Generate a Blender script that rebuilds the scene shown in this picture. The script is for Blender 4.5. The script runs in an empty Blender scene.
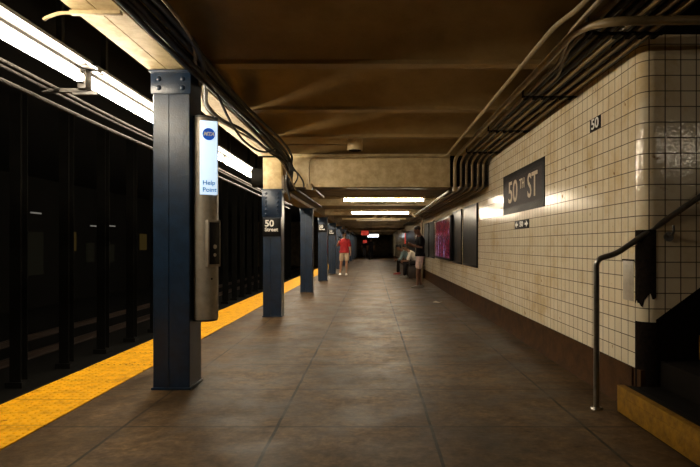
import bpy, bmesh, math, random
from mathutils import Vector, Matrix
random.seed(5)
C = bpy.context.scene.collection
PI = math.pi
H = 1.22; F = 544.0

# ---------------------------------------------------------------- materials
def mat(name, col, rough=.6, metal=0.0, spec=.5, var=0.0, vscale=6.0, bump=0.0, bscale=60.0, col2=None, emit=None, estr=0.0, coat=0.0):
    m = bpy.data.materials.new(name); m.use_nodes = True
    nt = m.node_tree; b = nt.nodes['Principled BSDF']
    b.inputs['Base Color'].default_value = (*col, 1)
    b.inputs['Roughness'].default_value = rough
    b.inputs['Metallic'].default_value = metal
    b.inputs['Specular IOR Level'].default_value = spec
    b.inputs['Coat Weight'].default_value = coat
    b.inputs['Coat Roughness'].default_value = .12
    tc = nt.nodes.new('ShaderNodeTexCoord')
    if var > 0:
        n = nt.nodes.new('ShaderNodeTexNoise'); n.inputs['Scale'].default_value = vscale; n.inputs['Detail'].default_value = 8; n.inputs['Roughness'].default_value = .65
        nt.links.new(tc.outputs['Object'], n.inputs['Vector'])
        r = nt.nodes.new('ShaderNodeValToRGB')
        c2 = col2 or tuple(c*(1-var) for c in col)
        r.color_ramp.elements[0].position = .35; r.color_ramp.elements[1].position = .62
        r.color_ramp.elements[0].color = (*c2, 1); r.color_ramp.elements[1].color = (*col, 1)
        nt.links.new(n.outputs['Fac'], r.inputs['Fac']); nt.links.new(r.outputs['Color'], b.inputs['Base Color'])
    if bump > 0:
        n2 = nt.nodes.new('ShaderNodeTexNoise'); n2.inputs['Scale'].default_value = bscale; n2.inputs['Detail'].default_value = 4
        nt.links.new(tc.outputs['Object'], n2.inputs['Vector'])
        bp = nt.nodes.new('ShaderNodeBump'); bp.inputs['Strength'].default_value = bump; bp.inputs['Distance'].default_value = .01
        nt.links.new(n2.outputs['Fac'], bp.inputs['Height']); nt.links.new(bp.outputs['Normal'], b.inputs['Normal'])
    if emit:
        b.inputs['Emission Color'].default_value = (*emit, 1); b.inputs['Emission Strength'].default_value = estr
    return m

M = {}
M['blue'] = mat('blue_paint', (.010,.027,.060), .30, var=.45, vscale=9, bump=.16, bscale=70, spec=.5)
M['beige'] = mat('beige_steel_paint', (.60,.48,.27), .5, var=.45, vscale=7, col2=(.40,.29,.14), bump=.2, bscale=40)
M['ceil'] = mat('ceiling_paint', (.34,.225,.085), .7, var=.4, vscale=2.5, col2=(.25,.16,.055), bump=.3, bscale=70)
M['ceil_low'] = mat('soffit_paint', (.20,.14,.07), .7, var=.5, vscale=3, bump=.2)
M['soot'] = mat('sooty_concrete', (.0065,.006,.005), .95, spec=.1)  # shade of the track void put into the colour; tubes would light it
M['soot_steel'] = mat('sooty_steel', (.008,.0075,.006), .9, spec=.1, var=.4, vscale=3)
M['dark'] = mat('dark_paint', (.010,.007,.0045), .9, spec=.05, var=.4)
M['base'] = mat('brown_base', (.070,.032,.011), .75, spec=.06, var=.5, vscale=7, col2=(.04,.02,.009), bump=.3, bscale=30)
M['conduit'] = mat('painted_conduit', (.34,.24,.11), .42, var=.4, vscale=8, spec=.5)
M['conduit_dark'] = mat('grimy_conduit', (.22,.15,.07), .5, var=.5, vscale=8)
M['cable'] = mat('black_cable', (.009,.0075,.006), .5, spec=.25)
M['steel'] = mat('brushed_steel', (.36,.32,.26), .5, metal=.45, var=.25, vscale=12)
M['steel_rail'] = mat('rail_steel', (.30,.28,.25), .28, metal=.9, var=.3, vscale=20)
M['housing'] = mat('lamp_housing', (.05,.045,.04), .5)
M['housing_dark'] = mat('dusty_conduit', (.012,.010,.008), .6, spec=.15)
M['tube'] = mat('lit_tube', (.9,.9,.9), .4, emit=(1.0,.86,.65), estr=98.0)
M['tube_stair'] = mat('lit_stair_tube', (.9,.9,.9), .4, emit=(1.0,.86,.65), estr=24.0)
M['tube_thin'] = mat('lit_thin_tube', (.9,.9,.9), .4, emit=(1.0,.87,.72), estr=9.0)
M['tube_plat'] = mat('lit_platform_tube', (.9,.9,.9), .4, emit=(1.0,.86,.65), estr=62.0)
M['tube_off'] = mat('unlit_tube', (.45,.40,.32), .3)
M['black'] = mat('black_enamel', (.006,.006,.007), .4, spec=.2)
M['white'] = mat('white_lettering', (.80,.78,.72), .5)
M['cream'] = mat('cream_mosaic', (.66,.55,.40), .6, spec=.15, var=.3, vscale=60)
M['maroon'] = mat('dark_mosaic', (.040,.027,.028), .6, spec=.12, var=.5, vscale=70, bump=.25, bscale=60)
M['mosaicblack'] = mat('black_mosaic', (.006,.005,.005), .5, spec=.08, bump=.3, bscale=50)
M['panel_lit'] = mat('lit_panel', (.6,.7,.8), .4, emit=(.60,.80,1.0), estr=.95)
M['logo'] = mat('blue_logo', (.01,.06,.35), .4, emit=(.01,.10,.55), estr=.5)
M['panel_text'] = mat('panel_text', (.05,.12,.25), .4, emit=(.08,.20,.42), estr=.5)
M['boardblack'] = mat('poster_board', (.008,.009,.009), .32, spec=.08, var=.5, vscale=3, col2=(.03,.033,.032), bump=.1, bscale=20)
M['boardframe'] = mat('board_frame', (.30,.25,.18), .4, metal=.3)
M['concrete_dark'] = mat('dark_tread', (.007,.005,.003), .85, spec=.08, var=.4, vscale=12)
M['yellow_worn'] = mat('worn_yellow', (.26,.13,.010), .7, spec=.1, var=.6, vscale=14, col2=(.15,.075,.010), bump=.3)
M['skin_a'] = mat('skin_brown', (.34,.17,.10), .5)
M['skin_b'] = mat('skin_deep', (.20,.095,.055), .5)
M['red'] = mat('red_cloth', (.40,.012,.016), .8, var=.3, vscale=14)
M['khaki'] = mat('khaki_cloth', (.55,.42,.28), .85, var=.3, vscale=14)
M['blackcloth'] = mat('black_cloth', (.008,.008,.010), .85, spec=.1)
M['pinkwhite'] = mat('pale_pink_cloth', (.86,.68,.62), .85, var=.25, vscale=14)
M['bluegrey'] = mat('blue_grey_cloth', (.30,.42,.44), .85, var=.3, vscale=14)
M['whitecloth'] = mat('white_cloth', (.72,.66,.58), .85)
M['darkcloth'] = mat('charcoal_cloth', (.018,.016,.018), .85, spec=.1)
M['hair'] = mat('dark_hair', (.007,.005,.004), .6)
M['shoe_white'] = mat('white_shoe', (.8,.77,.7), .6)
M['shoe_grey'] = mat('grey_shoe', (.25,.23,.20), .6)
M['shoe_red'] = mat('red_shoe', (.35,.05,.05), .6)
M['wood'] = mat('dark_bench_wood', (.035,.020,.012), .5, var=.4, vscale=9)
M['paper'] = mat('paper', (.50,.44,.34), .7)
M['patch_pale'] = mat('pale_notice', (.50,.44,.34), .35, var=.2, vscale=20)
M['bare'] = mat('bare_mortar', (.014,.009,.006), .9, spec=.08, var=.6, vscale=25, bump=.8, bscale=60)
M['redsign'] = mat('lit_red_sign', (.5,.03,.02), .4, emit=(1.0,.05,.03), estr=.28)
M['whitesign'] = mat('lit_blue_sign', (.7,.8,.9), .4, emit=(.72,.86,1.0), estr=2.2)
M['glass_phone'] = mat('phone', (.01,.01,.012), .2)
M['faint'] = mat('dim_lightbox', (.003,.003,.003), .9, spec=.05, emit=(.9,.8,.45), estr=.004)
M['faint_yellow'] = mat('dim_yellow_lightbox', (.003,.003,.003), .9, spec=.05, emit=(1.0,.65,.16), estr=.022)
M['faint_tube'] = mat('dim_far_tube', (.2,.2,.2), .5, emit=(1.0,.95,.85), estr=.10)
M['dim_lamp'] = mat('dim_lamp_glass', (.5,.4,.25), .5, emit=(1.0,.75,.4), estr=.6)
M['rust'] = mat('rusty_rail', (.05,.03,.02), .5, metal=.4)

def N(nt, t, **kw):
    n = nt.nodes.new(t)
    for k, v in kw.items():
        if isinstance(k, str) and hasattr(n, k): setattr(n, k, v)
    return n
def math_node(nt, op, a, b=None, c=None):
    n = nt.nodes.new('ShaderNodeMath'); n.operation = op
    for i, v in enumerate((a, b, c)):
        if v is None: continue
        if hasattr(v, 'links') or hasattr(v, 'is_linked'): nt.links.new(v, n.inputs[i])
        else: n.inputs[i].default_value = v
    return n.outputs[0]
def mixrgb(nt, mode, fac, a, b):
    n = nt.nodes.new('ShaderNodeMix'); n.data_type = 'RGBA'; n.blend_type = mode
    for idx, v in ((0, fac), (6, a), (7, b)):
        if hasattr(v, 'is_linked'): nt.links.new(v, n.inputs[idx])
        else: n.inputs[idx].default_value = v if idx == 0 else (*v, 1)
    return n.outputs[2]
def noise(nt, vec, scale, detail=4, rough=.5):
    n = nt.nodes.new('ShaderNodeTexNoise'); n.inputs['Scale'].default_value = scale
    n.inputs['Detail'].default_value = detail; n.inputs['Roughness'].default_value = rough
    nt.links.new(vec, n.inputs['Vector']); return n.outputs['Fac']
def ramp(nt, fac, p0, c0, p1, c1):
    r = nt.nodes.new('ShaderNodeValToRGB'); e = r.color_ramp.elements
    e[0].position = p0; e[0].color = (*c0, 1); e[1].position = p1; e[1].color = (*c1, 1)
    nt.links.new(fac, r.inputs['Fac']); return r.outputs['Color']

TP = .1125
def tile_material():
    m = bpy.data.materials.new('glazed_wall_tile'); m.use_nodes = True; nt = m.node_tree
    b = nt.nodes['Principled BSDF']
    uv = nt.nodes.new('ShaderNodeUVMap'); uv.uv_map = 'UVMap'
    geo = nt.nodes.new('ShaderNodeNewGeometry')
    sep = nt.nodes.new('ShaderNodeSeparateXYZ'); nt.links.new(uv.outputs[0], sep.inputs[0])
    du = math_node(nt, 'PINGPONG', sep.outputs[0], TP/2); dv = math_node(nt, 'PINGPONG', sep.outputs[1], TP/2)
    gu = math_node(nt, 'LESS_THAN', du, .0042); gv = math_node(nt, 'LESS_THAN', dv, .0034)
    g = math_node(nt, 'MAXIMUM', math_node(nt, 'MULTIPLY', gu, .95), gv)
    cu = math_node(nt, 'FLOOR', math_node(nt, 'DIVIDE', sep.outputs[0], TP)); cv = math_node(nt, 'FLOOR', math_node(nt, 'DIVIDE', sep.outputs[1], TP))
    cb = nt.nodes.new('ShaderNodeCombineXYZ'); nt.links.new(cu, cb.inputs[0]); nt.links.new(cv, cb.inputs[1])
    wn = nt.nodes.new('ShaderNodeTexWhiteNoise'); wn.noise_dimensions = '3D'; nt.links.new(cb.outputs[0], wn.inputs['Vector'])
    tilecol = ramp(nt, wn.outputs['Value'], 0, (.76,.655,.47), 1, (.83,.73,.54))
    st = noise(nt, geo.outputs['Position'], 1.3, 8, .7)
    stc = ramp(nt, st, .34, (.84,.74,.58), .5, (1,1,1))
    c = mixrgb(nt, 'MULTIPLY', 1.0, tilecol, stc)
    sp = noise(nt, geo.outputs['Position'], 9, 3, .5)
    spc = ramp(nt, sp, .70, (1,1,1), .76, (.40,.26,.14))
    c = mixrgb(nt, 'MULTIPLY', 1.0, c, spc)
    c = mixrgb(nt, 'MIX', g, c, (.075,.045,.02))
    nt.links.new(c, b.inputs['Base Color'])
    rg = math_node(nt, 'ADD', math_node(nt, 'MULTIPLY', g, .5), .09)
    nt.links.new(rg, b.inputs['Roughness'])
    # each tile is set at a very slightly different tilt, plus wavy glaze
    fu = math_node(nt, 'SUBTRACT', math_node(nt, 'FRACT', math_node(nt, 'DIVIDE', sep.outputs[0], TP)), .5)
    fv = math_node(nt, 'SUBTRACT', math_node(nt, 'FRACT', math_node(nt, 'DIVIDE', sep.outputs[1], TP)), .5)
    sc = nt.nodes.new('ShaderNodeSeparateColor'); nt.links.new(wn.outputs['Color'], sc.inputs[0])
    t1 = math_node(nt, 'MULTIPLY', fu, math_node(nt, 'SUBTRACT', sc.outputs[0], .5))
    t2 = math_node(nt, 'MULTIPLY', fv, math_node(nt, 'SUBTRACT', sc.outputs[1], .5))
    tilt = math_node(nt, 'MULTIPLY', math_node(nt, 'ADD', t1, t2), .14)
    wav = math_node(nt, 'MULTIPLY', noise(nt, geo.outputs['Position'], 34, 3, .55), .30)
    h = math_node(nt, 'SUBTRACT', math_node(nt, 'ADD', tilt, wav), math_node(nt, 'MULTIPLY', g, .12))
    bp = nt.nodes.new('ShaderNodeBump'); bp.inputs['Strength'].default_value = .55; bp.inputs['Distance'].default_value = .012
    nt.links.new(h, bp.inputs['Height']); nt.links.new(bp.outputs[0], b.inputs['Normal'])
    return m
M['tile'] = tile_material()

def floor_material():
    m = bpy.data.materials.new('platform_concrete'); m.use_nodes = True; nt = m.node_tree
    b = nt.nodes['Principled BSDF']; geo = nt.nodes.new('ShaderNodeNewGeometry'); P = geo.outputs['Position']
    sep = nt.nodes.new('ShaderNodeSeparateXYZ'); nt.links.new(P, sep.inputs[0])
    wob = math_node(nt, 'MULTIPLY', math_node(nt, 'SUBTRACT', noise(nt, P, 3, 4, .6), .5), .022)
    dx = math_node(nt, 'PINGPONG', math_node(nt, 'ADD', math_node(nt, 'ADD', sep.outputs[0], .637+10.33), wob), 1.033/2)
    dy = math_node(nt, 'PINGPONG', math_node(nt, 'ADD', math_node(nt, 'SUBTRACT', sep.outputs[1], 3.65-9.5), wob), .475)
    lx = math_node(nt, 'LESS_THAN', dx, .0105); ly = math_node(nt, 'LESS_THAN', dy, .010)
    g = math_node(nt, 'MAXIMUM', lx, math_node(nt, 'MULTIPLY', ly, .9))
    a = noise(nt, P, 1.1, 8, .65); c = ramp(nt, a, .36, (.040,.025,.012), .66, (.155,.096,.046))
    a2 = noise(nt, P, 22, 6, .7); c = mixrgb(nt, 'MULTIPLY', 1.0, c, ramp(nt, a2, .35, (.62,.60,.57), .62, (1.12,1.12,1.12)))
    a4 = noise(nt, P, 8, 9, .72); c = mixrgb(nt, 'MULTIPLY', 1.0, c, ramp(nt, a4, .38, (.50,.47,.44), .58, (1.1,1.1,1.1)))
    a3 = noise(nt, P, 3.6, 5, .6); c = mixrgb(nt, 'MULTIPLY', 1.0, c, ramp(nt, a3, .34, (.66,.64,.60), .5, (1,1,1)))
    c = mixrgb(nt, 'MIX', g, c, (.012,.008,.005))
    nt.links.new(c, b.inputs['Base Color'])
    b.inputs['Specular IOR Level'].default_value = .20; b.inputs['Specular Tint'].default_value = (1,.78,.52,1)
    r = ramp(nt, noise(nt, P, 2.2, 6, .65), .35, (.42,)*3, .65, (.62,)*3)
    nt.links.new(r, b.inputs['Roughness'])
    h = math_node(nt, 'SUBTRACT', math_node(nt, 'ADD', noise(nt, P, 26, 6, .7), math_node(nt, 'MULTIPLY', noise(nt, P, 3, 3), 1.6)), math_node(nt, 'MULTIPLY', g, .8))
    bp = nt.nodes.new('ShaderNodeBump'); bp.inputs['Strength'].default_value = .25; bp.inputs['Distance'].default_value = .010
    nt.links.new(h, bp.inputs['Height']); nt.links.new(bp.outputs[0], b.inputs['Normal'])
    return m
M['floor'] = floor_material()
def yellow_material():
    m = bpy.data.materials.new('tactile_yellow'); m.use_nodes = True; nt = m.node_tree
    b = nt.nodes['Principled BSDF']; geo = nt.nodes.new('ShaderNodeNewGeometry'); P = geo.outputs['Position']
    sep = nt.nodes.new('ShaderNodeSeparateXYZ'); nt.links.new(P, sep.inputs[0])
    c = ramp(nt, noise(nt, P, 9, 8, .7), .33, (.50,.235,.004), .55, (.80,.40,.005))
    c = mixrgb(nt, 'MULTIPLY', 1.0, c, ramp(nt, noise(nt, P, 14, 3, .5), .66, (1,1,1), .72, (.45,.33,.2)))
    dy = math_node(nt, 'PINGPONG', sep.outputs[1], .305); g = math_node(nt, 'LESS_THAN', dy, .004)
    c = mixrgb(nt, 'MIX', g, c, (.12,.06,.005))
    nt.links.new(c, b.inputs['Base Color']); b.inputs['Roughness'].default_value = .6; b.inputs['Specular IOR Level'].default_value = .12
    return m
M['yellow'] = yellow_material()
def ad_material():
    m = bpy.data.materials.new('advert_screen'); m.use_nodes = True; nt = m.node_tree
    b = nt.nodes['Principled BSDF']; tc = nt.nodes.new('ShaderNodeTexCoord')
    geo = nt.nodes.new('ShaderNodeNewGeometry')
    mp = nt.nodes.new('ShaderNodeMapping'); mp.inputs['Scale'].default_value = (1, 3.2, .75); nt.links.new(geo.outputs['Position'], mp.inputs['Vector'])
    n = noise(nt, mp.outputs[0], 1.9, 3, .6)
    r = nt.nodes.new('ShaderNodeValToRGB'); e = r.color_ramp.elements
    e[0].position = .36; e[0].color = (.012,.003,.012,1); e[1].position = .70; e[1].color = (.85,.85,1.0,1)
    for pp, cc in ((.42,(.05,.003,.01)),(.46,(.40,.008,.03)),(.50,(.05,.003,.015)),(.545,(.03,.006,.03)),(.575,(.45,.03,.08)),(.61,(.30,.32,.65))):
        x = e.new(pp); x.color = (*cc, 1)
    nt.links.new(n, r.inputs['Fac'])
    n3 = ramp(nt, noise(nt, geo.outputs['Position'], 14, 3, .6), .42, (.15,.12,.2), .6, (1.2,1.2,1.2))
    cc = mixrgb(nt, 'MULTIPLY', 1.0, r.outputs[0], n3)
    nt.links.new(cc, b.inputs['Emission Color']); b.inputs['Emission Strength'].default_value = .6
    b.inputs['Base Color'].default_value = (.02,.01,.015,1); b.inputs['Roughness'].default_value = .12
    return m
M['ad'] = ad_material()

# ---------------------------------------------------------------- mesh helpers
def V(*a): return Vector(a)
def box(bm, x0, x1, y0, y1, z0, z1, bev=0.0, xf=None):
    t = bmesh.new()
    vs = [t.verts.new((x, y, z)) for x in (x0, x1) for y in (y0, y1) for z in (z0, z1)]
    for f in ((0,1,3,2),(4,6,7,5),(0,4,5,1),(2,3,7,6),(0,2,6,4),(1,5,7,3)): t.faces.new([vs[i] for i in f])
    bmesh.ops.recalc_face_normals(t, faces=t.faces)
    if bev > 0: bmesh.ops.bevel(t, geom=list(t.edges)+list(t.verts), offset=bev, segments=2, profile=.5, affect='EDGES')
    if xf: bmesh.ops.transform(t, matrix=xf, verts=t.verts)
    me = bpy.data.meshes.new('tmp'); t.to_mesh(me); t.free(); bm.from_mesh(me); bpy.data.meshes.remove(me)
def loft(bm, rings, caps=True):
    R = [[bm.verts.new(p) for p in r] for r in rings]; n = len(R[0])
    for a, b in zip(R, R[1:]):
        for i in range(n): bm.faces.new((a[i], a[(i+1) % n], b[(i+1) % n], b[i]))
    if caps:
        bm.faces.new(R[0][::-1]); bm.faces.new(R[-1])
def sweep(bm, pts, r, seg=10, ry=None, ref=None):
    pts = [Vector(p) for p in pts]; rings = []; prev = None
    for i, p in enumerate(pts):
        d = (pts[min(i+1, len(pts)-1)] - pts[max(i-1, 0)]).normalized()
        if prev is None:
            up = Vector(ref) if ref else (V(0,0,1) if abs(d.z) < .9 else V(1,0,0))
            u = d.cross(up).normalized()
        else: u = (prev - d*prev.dot(d)).normalized()
        prev = u; w = u.cross(d)
        ra = r[i] if isinstance(r, (list, tuple)) else r
        rb = (ry[i] if isinstance(ry, (list, tuple)) else ry) if ry is not None else ra
        rings.append([p + u*math.cos(2*PI*k/seg)*ra + w*math.sin(2*PI*k/seg)*rb for k in range(seg)])
    loft(bm, rings)
def smooth_path(pts, n=6):
    P = [Vector(p) for p in pts]; out = []
    for i in range(len(P)-1):
        p0 = P[max(i-1,0)]; p1 = P[i]; p2 = P[i+1]; p3 = P[min(i+2, len(P)-1)]
        for k in range(n):
            t = k/n
            out.append(.5*((2*p1)+(p2-p0)*t+(2*p0-5*p1+4*p2-p3)*t*t+(3*p1-p0-3*p2+p3)*t**3))
    out.append(P[-1]); return out
def fillet(pts, r, n=5):
    P = [Vector(p) for p in pts]; out = [P[0]]
    for a, b, c in zip(P, P[1:], P[2:]):
        d1 = (a-b); d2 = (c-b); rr = min(r, d1.length*.45, d2.length*.45)
        s = b + d1.normalized()*rr; e = b + d2.normalized()*rr
        for k in range(n+1):
            t = k/n; out.append(s*(1-t)**2 + b*2*t*(1-t) + e*t*t)
    out.append(P[-1]); return out
def cyl(bm, c, r, h, axis='z', seg=16, r2=None):
    c = Vector(c); d = {'x': V(1,0,0), 'y': V(0,1,0), 'z': V(0,0,1)}[axis]
    sweep(bm, [c, c+d*h], [r, r if r2 is None else r2], seg)
def ball(bm, c, r, seg=12, sc=(1,1,1)):
    mt = Matrix.Translation(c) @ Matrix.Diagonal((*[r*s for s in sc], 1))
    bmesh.ops.create_uvsphere(bm, u_segments=seg, v_segments=max(6, seg//2+1), radius=1, matrix=mt)
def prism(bm, poly, a0, a1, axis='y'):
    f = {'y': lambda p, a: (p[0], a, p[1]), 'x': lambda p, a: (a, p[0], p[1]), 'z': lambda p, a: (p[0], p[1], a)}[axis]
    loft(bm, [[f(p, a0) for p in poly], [f(p, a1) for p in poly]])

def obj(name, bm, m, parent=None, smooth=True, mesh=None, local=False):
    """vertices arrive in world space; the object's origin goes to the base of its bounds"""
    if bm is not None:
        if bm.faces: bmesh.ops.recalc_face_normals(bm, faces=bm.faces)
        me = bpy.data.meshes.new(name); bm.to_mesh(me); bm.free()
    else: me = mesh
    xs = [v.co for v in me.vertices]
    lo = Vector([min(c[i] for c in xs) for i in range(3)]); hi = Vector([max(c[i] for c in xs) for i in range(3)])
    o0 = V((lo.x+hi.x)/2, (lo.y+hi.y)/2, lo.z)
    me.transform(Matrix.Translation(-o0))
    if not me.materials: me.materials.append(m)
    if smooth:
        for p in me.polygons: p.use_smooth = True
        me.set_sharp_from_angle(angle=math.radians(35))
    o = bpy.data.objects.new(name, me); C.objects.link(o)
    if parent is not None:
        o.parent = parent; w = Vector((0,0,0)); q = parent
        if not local:
            while q: w += q.location; q = q.parent
        o.location = o0 - w
    else: o.location = o0
    return o
def split_obj(name, bm, m, parent):
    bm.verts.ensure_lookup_table(); seen = set(); out = []
    for v in bm.verts:
        if v in seen: continue
        st_ = [v]; isl = set()
        while st_:
            q = st_.pop()
            if q in isl: continue
            isl.add(q); st_ += [e.other_vert(q) for e in q.link_edges]
        seen |= isl; t = bmesh.new(); mp = {q: t.verts.new(q.co) for q in isl}
        for f in {f for q in isl for f in q.link_faces}: t.faces.new([mp[q] for q in f.verts])
        out.append(obj(name, t, m, parent))
    bm.free(); return out
def thing(name, label, cat, loc=(0,0,0), group=None, rz=0):
    o = bpy.data.objects.new(name, None); C.objects.link(o); o.location = loc; o.rotation_euler.z = rz
    o.empty_display_size = .1; o['label'] = label; o['category'] = cat
    if group: o['group'] = group
    return o
def tag(o, label, cat, group=None, kind=None):
    o['label'] = label; o['category'] = cat
    if group: o['group'] = group
    if kind: o['kind'] = kind
    return o
def struct(name, bm, m, label=None, cat='structure', **k):
    o = obj(name, bm, m, **k); o['kind'] = 'structure'
    if label: o['label'] = label; o['category'] = cat
    return o
def copy_tree(o, parent=None):
    c = o.copy(); C.objects.link(c)
    if parent: c.parent = parent
    for ch in list(o.children): copy_tree(ch, c)
    return c
def text_bm(body, size, origin, xd, up, depth=.004, align='CENTER', sx=1.0, bold=0.0, shear=0.0):
    cu = bpy.data.curves.new('txt', 'FONT'); cu.body = body; cu.size = size; cu.extrude = depth/2; cu.align_x = align; cu.align_y = 'CENTER'
    cu.offset = bold; cu.shear = shear; cu.resolution_u = 4
    t = bpy.data.objects.new('txt', cu); C.objects.link(t); dg = bpy.context.evaluated_depsgraph_get(); dg.update()
    me = bpy.data.meshes.new_from_object(t.evaluated_get(dg)); bpy.data.objects.remove(t); bpy.data.curves.remove(cu)
    xd = Vector(xd); up = Vector(up); n = xd.cross(up); o = Vector(origin)
    mt = Matrix((( xd.x*sx, up.x, n.x, o.x), (xd.y*sx, up.y, n.y, o.y), (xd.z*sx, up.z, n.z, o.z), (0,0,0,1)))
    me.transform(mt); bm = bmesh.new(); bm.from_mesh(me); bpy.data.meshes.remove(me); return bm
def nb(): return bmesh.new()

# ================================================================ THE SETTING
Y0, Y1 = -3.0, 64.0
WX = 1.95; YB = [9.2 + 4.6*k for k in range(12)]
EDGE = -2.82
b = nb(); box(b, EDGE, 4.6, Y0, Y1, -.22, 0); struct('floor', b, M['floor'], 'brown concrete platform floor scored into large slabs', 'floor')
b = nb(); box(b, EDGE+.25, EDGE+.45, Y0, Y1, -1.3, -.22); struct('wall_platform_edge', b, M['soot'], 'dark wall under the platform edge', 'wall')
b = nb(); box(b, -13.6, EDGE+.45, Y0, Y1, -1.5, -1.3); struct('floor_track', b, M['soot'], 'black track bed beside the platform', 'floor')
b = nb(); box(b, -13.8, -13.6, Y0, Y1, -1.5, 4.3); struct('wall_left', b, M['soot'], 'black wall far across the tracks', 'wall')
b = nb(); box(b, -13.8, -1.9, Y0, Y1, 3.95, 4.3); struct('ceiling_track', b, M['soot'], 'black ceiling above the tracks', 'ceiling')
b = nb(); box(b, -13.8, 4.6, Y1, Y1+.2, -1.5, 4.3); struct('wall_back', b, M['ceil_low'], 'dark wall at the far end of the platform', 'wall')
b = nb(); box(b, -13.8, 4.6, Y0-.2, Y0, -1.5, 4.3); struct('wall_front', b, M['soot'], 'dark wall behind the viewer', 'wall')

# tiled wall with rounded corner into the stairwell; uv in metres
RC = .101; YF = 4.03-RC; ZT0, ZT1 = .308, 2.74
path = [(WX, Y1, 0.0)]; s = 0.0
def addp(x, y):
    global s
    s += math.hypot(x-path[-1][0], y-path[-1][1]); path.append((x, y, s))
addp(WX, YF+RC)
for k in range(1, 13):
    a = k/12*PI/2; addp(WX+RC-RC*math.cos(a), YF+RC-RC*math.sin(a))
addp(4.5, YF)
off = path[1][2] - round(path[1][2]/TP)*TP
def wall_strip(z0, z1, pth, m, name, label, push=0.0):
    me = bpy.data.meshes.new(name); vs = []; fs = []; uvs = []
    for x, y, ss in pth: vs += [(x, y, z0), (x, y, z1)]
    for i in range(len(pth)-1):
        fs.append((2*i, 2*i+2, 2*i+3, 2*i+1)); sa = pth[i][2]-off; sb = pth[i+1][2]-off
        uvs += [(sa, z0-ZT0), (sb, z0-ZT0), (sb, z1-ZT0), (sa, z1-ZT0)]
    # back side for thickness
    n = len(vs); bk = [(x+.18, y+.18, z) for (x, y, z) in vs]; vs += bk
    for i in range(len(pth)-1):
        fs.append((n+2*i, n+2*i+1, n+2*i+3, n+2*i+2)); uvs += [(0,0)]*4
        fs.append((2*i+1, 2*i+3, n+2*i+3, n+2*i+1)); uvs += [(0,0)]*4
        fs.append((2*i, n+2*i, n+2*i+2, 2*i+2)); uvs += [(0,0)]*4
    me.from_pydata(vs, [], fs); uv = me.uv_layers.new(name='UVMap')
    for i, c in enumerate(uvs): uv.data[i].uv = c
    me.materials.append(m)
    for p in me.polygons: p.use_smooth = True
    me.set_sharp_from_angle(angle=math.radians(40))
    o = obj(name, None, m, smooth=False, mesh=me); o['kind'] = 'structure'; o['label'] = label; o['category'] = 'wall'; return o
wall_strip(ZT0, ZT1, path, M['tile'], 'wall_right', 'cream glazed tile wall turning a rounded corner into the stair')
wall_strip(ZT1, 3.05, path, M['dark'], 'trim_1', 'dark strip above the tile wall')
# brown base along the wall with a sloped toe
b = nb(); prism(b, [(WX-.012,ZT0),(WX-.012,.05),(WX-.045,.0),(WX+.1,0),(WX+.1,ZT0)], 4.06, Y1, 'y'); struct('baseboard_right', b, M['base'], 'brown painted base course under the tile wall', 'baseboard')
b = nb(); box(b, WX+.0, WX+.16, YF+.02, 4.06, 0, ZT0); struct('baseboard_corner', b, M['base'])
# wall nearer than the stairs (outside the frame) 
b = nb(); box(b, 4.5, 4.6, Y0, 4.2, 0, 3.3); struct('wall_stair_end', b, M['dark'])
# patches on the rounded corner
def corner_patch(z0, z1, m, name, label, r=RC+.004, jag=0.0, a0=0.04, a1=1.0):
    b = nb(); n = 12; lo = []; hi = []
    for k in range(n+1):
        a = (a0+(a1-a0)*k/n)*PI/2; x = WX+RC-r*math.cos(a); y = YF+RC-r*math.sin(a)
        jz = jag*(.35*math.sin(k*.9+.6)+.15*math.sin(k*2.3)+(k/n)*1.0)
        lo.append(V(x, y, z0+jz)); hi.append(V(x, y, z1))
    inner = lambda p: V(WX+RC + (p.x-WX-RC)*.9, YF+RC+(p.y-YF-RC)*.9, p.z)
    rings = [[lo[k], hi[k], inner(hi[k]), inner(lo[k])] for k in range(n+1)]
    loft(b, rings); o = obj(name, b, m); o['kind'] = 'structure'; o['label'] = label; o['category'] = 'wall'
corner_patch(.77, 1.33, M['bare'], 'trim_2', 'dark bare patch on the rounded corner where tiles have come off', jag=.09)
corner_patch(.02, .66, M['bare'], 'trim_3', 'black grimy foot of the rounded wall corner')  # near-black base band around the corner foot
# dark stair skirting on the perpendicular face
b = nb(); prism(b, [(WX+RC,.0),(WX+RC,.68),(4.4,.68+2.35*.73),(4.4,0)], YF-.008, YF+.05, 'y'); struct('trim_4', b, M['dark'], 'dark skirting following the stair up the wall', 'trim')

# near ceiling: brick arches between beams, beams 1.533 m apart
def arch_profile():
    pts = []; P = 4.6/3; k = 0; y = 9.2 - P*8
    while y < 9.19:
        pts += [(y-.065, 2.73), (y+.065, 2.73), (y+.067, 2.765)]
        for j in range(1, 12):
            t = j/12; yy = y+.067+(P-.134)*t; pts.append((yy, 2.765+.24*math.sin(PI*t)**.8))
        pts.append((y+P-.067, 2.765)); y += P
    pts.append((9.2, 2.73)); return pts
b = nb(); ap = arch_profile(); poly = ap + [(9.2, 3.3), (ap[0][0], 3.3)]
prism(b, poly, -1.56, 4.6, 'x'); struct('ceiling_near', b, M['ceil'], 'ochre painted ceiling of shallow arches between cross beams', 'ceiling')
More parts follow.
